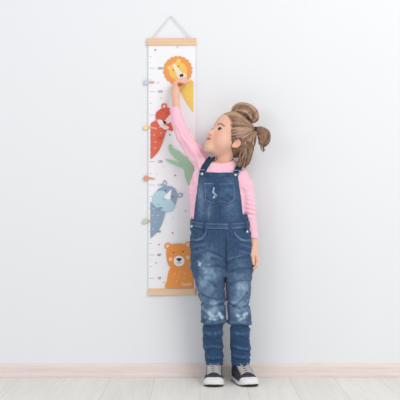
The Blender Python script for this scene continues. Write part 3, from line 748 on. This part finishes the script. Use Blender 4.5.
# straps over the shoulders
def strap_sdf(V):
    def f(p):
        x, y = PX(p[:,0]), PY(p[:,2])
        b = shirt_base(p)
        d = smax(b - 0.0050, (line2(x, y, V) - 3.1) * GS, 0.0012); return np.maximum(d, -(b - 0.0002))
    return f
STR1 = [(202.0, 173.2), (204.5, 167.5), (208.5, 161.5), (212.5, 157.0)]; STR2 = [(235.8, 173.6), (237.6, 169.2), (240.6, 163.2), (242, 158)]
for V in (STR1, STR2):
    V_ = np.array(V)
    sdf_obj('strap', strap_sdf(V), (gx(V_[:,0].min()-5), -0.235, gz(177)), (gx(V_[:,0].max()+5), -0.06, gz(150)), 0.0016, M_denim, dung, dcol((40, 56, 84), amt=.08))
# metal pieces
def disc(name, px, py, r, m=M_metal, off=0.008):
    z = gz(py); x = gx(px)
    ys = np.linspace(-0.24, -0.10, 300).astype(np.float32)
    d = dung_base(np.stack([np.full(300, x), ys, np.full(300, z)], 1).astype(np.float32)); i = np.argmax(d < 0.002) if (d < 0.002).any() else 150
    bm = bmesh.new()
    bmesh.ops.create_cone(bm, cap_ends=True, segments=24, radius1=r, radius2=r*.8, depth=0.0035, matrix=Matrix.Translation((x, float(ys[i]) - 0.0035, z)) @ Matrix.Rotation(math.radians(90), 4, 'X'))
    bmesh.ops.create_uvsphere(bm, u_segments=14, v_segments=8, radius=r*.45, matrix=Matrix.Translation((x, float(ys[i]) - 0.0050, z)) @ Matrix.Diagonal((1, .5, 1, 1)))
    bm_obj(name, bm, m, dung, True)
disc('strap_button', 202.0, 174.3, 0.0062); disc('strap_button', 235.0, 175.2, 0.0066)
disc('side_button', 191.8, 226.2, 0.0060); disc('side_button', 246.6, 231.4, 0.0060)
for px, py in ((202.0, 171.6), (235.4, 172.2)):
    bm = bmesh.new(); y = -0.188
    z = gz(py); x = gx(px)
    ys = np.linspace(-0.24, -0.10, 300).astype(np.float32)
    d = shirt_base(np.stack([np.full(300, x), ys, np.full(300, z)], 1).astype(np.float32)); y = float(ys[np.argmax(d < 0.0)]) - 0.007
    tube(bm, [(x-.014, y, z+.006), (x+.014, y, z+.006), (x+.0155, y, z+.002), (x+.010, y, z-.010), (x, y-.001, z-.016), (x-.010, y, z-.010), (x-.0155, y, z+.002)], 0.0012, 6, closed=True)
    bm_obj('strap_buckle', bm, M_metal, dung, True)

# ---- shoes
def make_shoe(ankle_x, rot, toe_shift):
    # local frame: x across, y forward (-) , z up; heel near y=+0.055
    c, s = math.cos(rot), math.sin(rot)
    ox, oy = ankle_x, -0.105
    def loc(p):
        x = p[:,0] - ox; y = p[:,1] - oy
        return np.stack([x*c + y*s, -x*s + y*c, p[:,2]], 1)
    ZT = lambda y: np.interp(y, [-.150, -.142, -.125, -.10, -.07, -.045, -.02, .01, .05], [.018, .027, .034, .044, .057, .068, .076, .080, .082])
    HW = lambda y: np.interp(y, [-.150, -.145, -.13, -.11, -.085, -.05, -.01, .03, .045, .052], [.012, .024, .034, .0385, .0395, .036, .032, .030, .024, .012])
    def foot(q, g=0.0):
        hw = HW(q[:,1]) + g; zt = ZT(q[:,1]) + g
        zc = 0.016
        qx = np.abs(q[:,0]) / hw; qz = np.where(q[:,2] > zc, (q[:,2]-zc)/(zt-zc), (zc-q[:,2])/0.03)
        e = 2.6
        d = ((qx**e + np.abs(qz)**e)**(1/e) - 1) * np.minimum(hw, zt-zc) * 0.9
        return smax(smax(d, -.150 - g - q[:,1], .008), q[:,1] - .052 - g, .008)
    def outline(q, g):
        return smax(smax((np.abs(q[:,0]) - HW(q[:,1]) - g), -.150-g-q[:,1], .012), q[:,1]-.052-g, .012)
    b_lo = (ox-.13, oy-.175, -.004); b_hi = (ox+.13, oy+.08, .12)
    shoe = None
    def up(p):
        q = loc(p); d = foot(q); d = np.maximum(d, .012 - q[:,2])
        col = smax(np.sqrt((q[:,0]/.92)**2 + (q[:,1]-.012)**2) - .034, np.abs(q[:,2]-.062) - .022, .004)  # ankle collar
        d = smin(d, col, .012)
        d = smax(d, -(smax(np.sqrt((q[:,0]/.9)**2 + (q[:,1]-.012)**2) - .028, .065 - q[:,2], .003)), .003)
        g = np.exp(-((np.abs(q[:,0]) - .013)/.0018)**2) * (q[:,1] < -.03) * (q[:,1] > -.098) * (q[:,2] > .03)
        return d + .0012*g
    shoe = sdf_obj('shoe', up, b_lo, b_hi, 0.0018, M_canvas, girl)
    def spring(q): return .0075 * np.clip((-.105 - q[:,1]) / .045, 0, 1)**1.5
    def sole(p):
        q = loc(p); d = outline(q, .0035); tz = np.interp(q[:,1], [-.15, -.10, .05], [.0215, .018, .019])
        return smax(smax(d, q[:,2] - tz, .003), .0045 + spring(q) - q[:,2], .002)
    sdf_obj('sole', sole, b_lo, b_hi, 0.0018, M_rubber, shoe)
    def outs(p):
        q = loc(p); return smax(smax(outline(q, .0020), q[:,2] - .006 - spring(q), .001), .0004 + spring(q) - q[:,2], .001)
    sdf_obj('outsole', outs, b_lo, b_hi, 0.0016, M_outsole, shoe)
    def cap_(p):
        q = loc(p); d = foot(q, .0022); cut = q[:,1] + .121 - (q[:,0]/.04)**2 * .012
        return smax(smax(d, cut, .002), .012 - q[:,2], .002)
    sdf_obj('toe_cap', cap_, b_lo, b_hi, 0.0018, M_rubber, shoe)
    def tongue(p):
        q = loc(p); z = ZT(q[:,1]) + .002 + np.maximum(0, q[:,1]+.04)*.42
        return smax(smax(np.abs(q[:,2] - z) - .0028, np.abs(q[:,0]) - .0165, .002), smax(-.104 - q[:,1], q[:,1] + .012, .002), .002)
    tg = sdf_obj('tongue', tongue, b_lo, b_hi, 0.0018, M_canvas, shoe)
    def W(x, y, z): return (ox + x*c - y*s, oy + x*s + y*c, z)
    rows = [(-.098), (-.084), (-.070), (-.056), (-.042), (-.030)]
    for i, y in enumerate(rows):
        zt = float(ZT(y)) + .0065 + max(0, y+.04)*.3
        for sg in (-1, 1):
            bm = bmesh.new(); pts = []
            y2 = rows[min(i+1, len(rows)-1)] if i < len(rows)-1 else y
            z2 = float(ZT(y2)) + .0065 + max(0, y2+.04)*.3
            for t in np.linspace(-1, 1, 9):
                u = (t+1)/2; x = t*.029*sg; yy = y + (y2-y)*u*.95; zz = zt + (z2-zt)*u - .0090*t*t + (.0012 if sg > 0 else 0)
                pts.append(W(x, yy, zz))
            tube(bm, pts, .0034, 6); bm_obj('shoe_lace', bm, M_lace, shoe, True)
    # bow
    bm = bmesh.new(); yb = -.026; zb = float(ZT(yb)) + .014
    for sg in (-1, 1):
        tube(bm, [W(0, yb, zb), W(sg*.010, yb+.004, zb+.006), W(sg*.022, yb-.002, zb+.002), W(sg*.021, yb-.010, zb-.004), W(sg*.010, yb-.006, zb), W(0, yb-.002, zb)], .0021, 6)
        tube(bm, [W(0, yb, zb), W(sg*.009, yb-.012, zb-.002), W(sg*.017, yb-.030, zb-.012)], .0019, 6)
    bm_obj('lace_bow', bm, M_lace, shoe, True)
make_shoe(gx(214.3), math.radians(-1.5), 0)
make_shoe(gx(240.8), math.radians(15), 0)

# ---- hair
TIE2 = P(255.8, 129.2, -0.150); TIE1 = P(250.5, 119.5, -0.105)
def hairline(u): return np.interp(u, [-.06, -.03, 0.0, .026, .05, .07, .09], [-.030, .006, .030, .046, .059, .071, .075])
def hair_cap(p):
    q = tohead(p)
    d = cranium(q)
    base = smin(d, ell(q, (0.018, 0, -0.018), (0.050, 0.060, 0.060)), 0.02)
    hl0 = hairline(q[:,2])
    d = base - 0.0068 * np.clip((hl0 - q[:,0]) / .022 + .15, .12, 1)
    n = noise3(q * np.array([1, 1, 1], dtype=np.float32), 40) * .0015
    hl = hairline(q[:,2]) + .004*noise3(q, 70)
    d = smax(d + n, (q[:,0] - hl) * .8, 0.005)
    d = smax(d, -.040 - q[:,2] - np.clip(-q[:,0], 0, .05)*.3, .006)
    ear = ell(np.stack([q[:,0], np.abs(q[:,1]), q[:,2]], 1), (-0.005, 0.074, -0.017), (0.0145, 0.019, 0.024)); d = smax(d, -ear, .003)
    return d
LOCKS = [([fromhead((-.040, .052, .010)), P(244.5, 146, -0.172), P(245.4, 156, -0.172), P(244.2, 166, -0.174)], [.024, .018, .011, .002]),
         ([fromhead((-.060, .030, .000)), P(249.0, 147, -0.152), P(248.6, 156, -0.158), P(246.8, 163, -0.166)], [.024, .018, .010, .002]),
         ([fromhead((-.034, .056, -.010)), P(242.4, 151, -0.180), P(241.0, 158, -0.180), P(239.4, 165, -0.176)], [.014, .010, .0065, .0015]),
         ([fromhead((-.070, -.02, .000)), P(247, 150, -0.105), P(245, 157, -0.100), P(243, 162, -0.098)], [.026, .022, .015, .004])]
B1 = [P(251.5, 121.0, -0.112), P(255.4, 118.6, -0.112), P(253.4, 112.8, -0.112), P(247.6, 108.4, -0.114), P(240.6, 107.2, -0.116), P(236.2, 109.8, -0.118), P(237.6, 114.0, -0.114)]
B1R = [.010, .0130, .0185, .0190, .0165, .0150, .0110]
B3 = [P(251.0, 119.0, -0.125), P(247.0, 114.0, -0.135), P(242.0, 112.4, -0.140), P(238.0, 112.4, -0.140), P(235.0, 114.0, -0.138)]
B3R = [.008, .012, .0130, .0105, .005]
B2 = [P(256.4, 129.2, -0.150), P(260.0, 130.4, -0.150), P(263.4, 134.2, -0.148), P(264.2, 139.6, -0.146), P(262.0, 144.6, -0.146)]
B2R = [.0075, .0165, .0250, .0215, .0080]
def hair_sdf(p):
    d = hair_cap(p)
    for pts, rs in LOCKS: d = smin(d, chain(p, pts, rs, .01), .008)
    e = chain(p, B1, B1R, .005); d = smin(d, e, .004)
    e = chain(p, B3, B3R, .005); d = smin(d, e, .004)
    e = chain(p, B2, B2R, .008); d = smin(d, e, .003)
    return d
HA, HB, HCc = np.array([132., 97, 76]), np.array([212., 176, 144]), np.array([62., 42, 36])
def hair_col(v):
    n = noise3(v, 120)*.5+.5; c = np.tile(HA, (len(v), 1)); return mixc(mixc(c, HB, n*.4), HCc, .25)
hair = sdf_obj('hair', hair_sdf, (gx(214), -0.225, gz(170)), (gx(272), -0.045, gz(99)), 0.0018, M_hair, girl, hair_col)
hair['label'] = 'light brown hair with two looped buns'
# strands: fine tubes following the surface
def hair_base(p):
    q = tohead(p); base = smin(cranium(q), ell(q, (0.018, 0, -0.018), (0.050, 0.060, 0.060)), 0.02)
    return base - 0.0068 * np.clip((hairline(q[:,2]) - q[:,0]) / .022 + .15, .06, 1)
def project(f, pts, off=0.0, it=6):
    p = pts.astype(np.float32)
    for _ in range(it):
        d = f(p) - off; g = np.stack([(f(p + np.eye(3, dtype=np.float32)[k]*.001) - f(p - np.eye(3, dtype=np.float32)[k]*.001))/.002 for k in range(3)], 1)
        p = p - (d / (np.sum(g*g, 1) + 1e-6))[:, None] * g * .9
    return p
rs = np.random.RandomState(11)
S_V, S_F, S_C = [], [], []
def add_strands(paths, rad, cols, n=4):      # paths (S, K, 3)
    S, K, _ = paths.shape
    T = np.gradient(paths, axis=1); T /= np.linalg.norm(T, axis=2, keepdims=True) + 1e-9
    ref = np.array([.2, -.9, .3]); A = np.cross(T, ref); A /= np.linalg.norm(A, axis=2, keepdims=True) + 1e-9; Bn = np.cross(T, A)
    tp = np.minimum(1, np.minimum(np.arange(K)+.5, (K-np.arange(K)-.3))/2.0); tp = np.clip(tp, .25, 1)
    R = (rad[:, None] if np.ndim(rad) else rad) * tp[None, :]
    V = np.stack([paths + R[..., None]*(math.cos(2*math.pi*k/n)*A + math.sin(2*math.pi*k/n)*Bn) for k in range(n)], 2)   # S K n 3
    base = sum(len(v) for v in S_V)
    S_V.append(V.reshape(-1, 3)); S_C.append(np.repeat(cols, K*n, axis=0))
    idx = np.arange(S*K*n).reshape(S, K, n) + base
    F = np.stack([idx[:, :-1, :], np.roll(idx, -1, 2)[:, :-1, :], np.roll(idx, -1, 2)[:, 1:, :], idx[:, 1:, :]], -1).reshape(-1, 4)
    S_F.append(F)
def rcol(S, dark=.3, key=None):
    t = rs.rand(S)[:, None]
    if key is not None:
        k3 = np.stack([key, key*0 + rs.rand()*9, key*0], 1); cl = noise3(k3, 1.0); t = np.clip(.48 + .75*cl[:, None] + (t-.5)*.5, 0, 1); dk = np.clip(-1.6*cl[:, None] - .15, 0, .8)
        return (HA*(1-t) + HB*t)*(1-dk) + HCc*dk
    t = t**1.2; c = HA*(1-t) + HB*t; k = (rs.rand(S)[:, None] < dark) * rs.rand(S)[:, None]**.6; return c*(1-k) + HCc*k
K = 16; tt = np.linspace(0, 1, K)
# combed hair from the hairline to the two ties
for tie, us, sides, cnt in ((TIE2, (-.032, .070), (1,), 760), (TIE1, (.060, .098), (1, -1), 480), (TIE1, (-.02, .09), (-1,), 260)):
    u = rs.uniform(us[0], us[1], cnt); sg = rs.choice(sides, cnt)
    fr = hairline(u) + .005 - rs.rand(cnt)**1.3*.055
    smag = np.sqrt(np.clip(1 - ((fr-CR_C[0])/CR_R[0])**2 - ((u-CR_C[2])/CR_R[2])**2, .0, 1))*CR_R[1]
    smag = np.maximum(smag, .004)*(rs.uniform(.2, 1, cnt) if us[0] > .05 else 1)
    st = fromhead(np.stack([fr, sg*smag, u], 1))
    mid = (st + tie)/2 + 0.045*((st + tie)/2 - fromhead((-.012, 0, .03)))/np.linalg.norm((st + tie)/2 - fromhead((-.012, 0, .03)), axis=1, keepdims=True)
    path = (1-tt)[None,:,None]**2*st[:,None] + 2*((1-tt)*tt)[None,:,None]*mid[:,None] + (tt**2)[None,:,None]*(tie + rs.randn(cnt, 1, 3)*.002)
    pp = project(hair_base, path.reshape(-1, 3), off=.0006).reshape(cnt, K, 3)
    blend = sstep(.86, 1.0, tt)[None,:,None]; pp = pp*(1-blend) + path*blend
    ok = (np.linalg.norm(np.diff(pp, axis=1), axis=2).max(1) < .03)
    hq = tohead(pp.reshape(-1, 3).astype(np.float32)); hq[:,1] = np.abs(hq[:,1])
    ok &= (ell(hq, (-0.004, 0.074, -0.018), (0.0150, 0.022, 0.0225)).reshape(cnt, K).min(1) > 0)
    add_strands(pp[ok], rs.uniform(.0006, .0011, cnt)[ok], rcol(cnt, key=u*170 + fr*60)[ok])
def bundle(pts, rads, cnt, dark=.3, twist=1.0, fz=.0, K=22):
    pts = np.array(pts); m = len(pts)
    s = np.linspace(0, m-1, K); 
    cen = np.zeros((K, 3)); 
    for k, x in enumerate(s):                # Catmull-Rom centre line
        i = min(int(x), m-2); t = x-i
        p0, p1, p2, p3 = pts[max(i-1,0)], pts[i], pts[i+1], pts[min(i+2, m-1)]
        cen[k] = .5*((2*p1)+(-p0+p2)*t+(2*p0-5*p1+4*p2-p3)*t*t+(-p0+3*p1-3*p2+p3)*t**3)
    rd = np.interp(s, np.arange(m), rads)
    T = np.gradient(cen, axis=0); T /= np.linalg.norm(T, axis=1, keepdims=True)
    A = np.cross(T, [.1, -1, .1]); A /= np.linalg.norm(A, axis=1, keepdims=True); Bn = np.cross(T, A)
    ph = rs.uniform(0, 2*math.pi, cnt); rr = rs.uniform(.88, 1.06, cnt)
    an = ph[:,None] + twist*np.linspace(0, 1, K)[None] + rs.randn(cnt, 1)*.2*np.linspace(0, 1, K)[None]
    path = cen[None] + (rd[None]*rr[:,None])[...,None]*(np.cos(an)[...,None]*A[None] + np.sin(an)[...,None]*Bn[None])
    path += fz*rs.randn(cnt, 1, 3)*np.linspace(0, 1, K)[None,:,None]**2
    add_strands(path, rs.uniform(.0006, .0012, cnt), rcol(cnt, dark, key=ph*1.9))
bundle(B1, B1R, 420, .6, 1.4, .0035); bundle(B3, B3R, 160, .85, 1.0, .003); bundle(B2, B2R, 420, .4, .7, .004)
for pts, r_ in LOCKS: bundle(pts, r_, 200, .25, .3, .004)
# a few fly-away wisps
bundle([P(262, 146, -.146), P(262.5, 149, -.146), P(263.5, 151, -.146)], [.008, .006, .002], 30, .2, 0, .003)
bundle([TIE2 + [0, 0, -.01], P(252.5, 138, -.152), P(251.0, 150, -.155), P(247.6, 161, -.160)], [.010, .009, .008, .004], 60, .2, 0, .004)
V = np.concatenate(S_V); F = np.concatenate(S_F); Cc = np.concatenate(S_C)
me = bpy.data.meshes.new('hair_strands'); me.vertices.add(len(V)); me.vertices.foreach_set('co', V.astype(np.float32).ravel())
me.loops.add(F.size); me.loops.foreach_set('vertex_index', F.ravel().astype(np.int32)); me.polygons.add(len(F)); me.polygons.foreach_set('loop_start', np.arange(0, F.size, 4, dtype=np.int32))
me.update(calc_edges=True); me.polygons.foreach_set('use_smooth', np.ones(len(F), dtype=bool)); set_col(me, Cc)
so = link('hair_strands', me, hair, M_hair); so['kind'] = 'stuff'
for tc_, dr, r in ((TIE2, P(260, 129.4, -.150) - TIE2, .0085), (TIE1 + [.002, 0, .002], P(255, 117.6, -.110) - TIE1, .0090)):
    bm = bmesh.new(); d = Vector(dr).normalized(); a = d.cross(Vector((0, 1, .2))).normalized(); b = d.cross(a)
    for k in (-1, 0, 1):
        tube(bm, [Vector(tc_) + d*.0035*k + r*(math.cos(t)*a + math.sin(t)*b) for t in np.linspace(0, 2*math.pi, 20, endpoint=False)], .0024, 8, closed=True)
    bm_obj('hair_tie', bm, M_hairtie, hair, True)
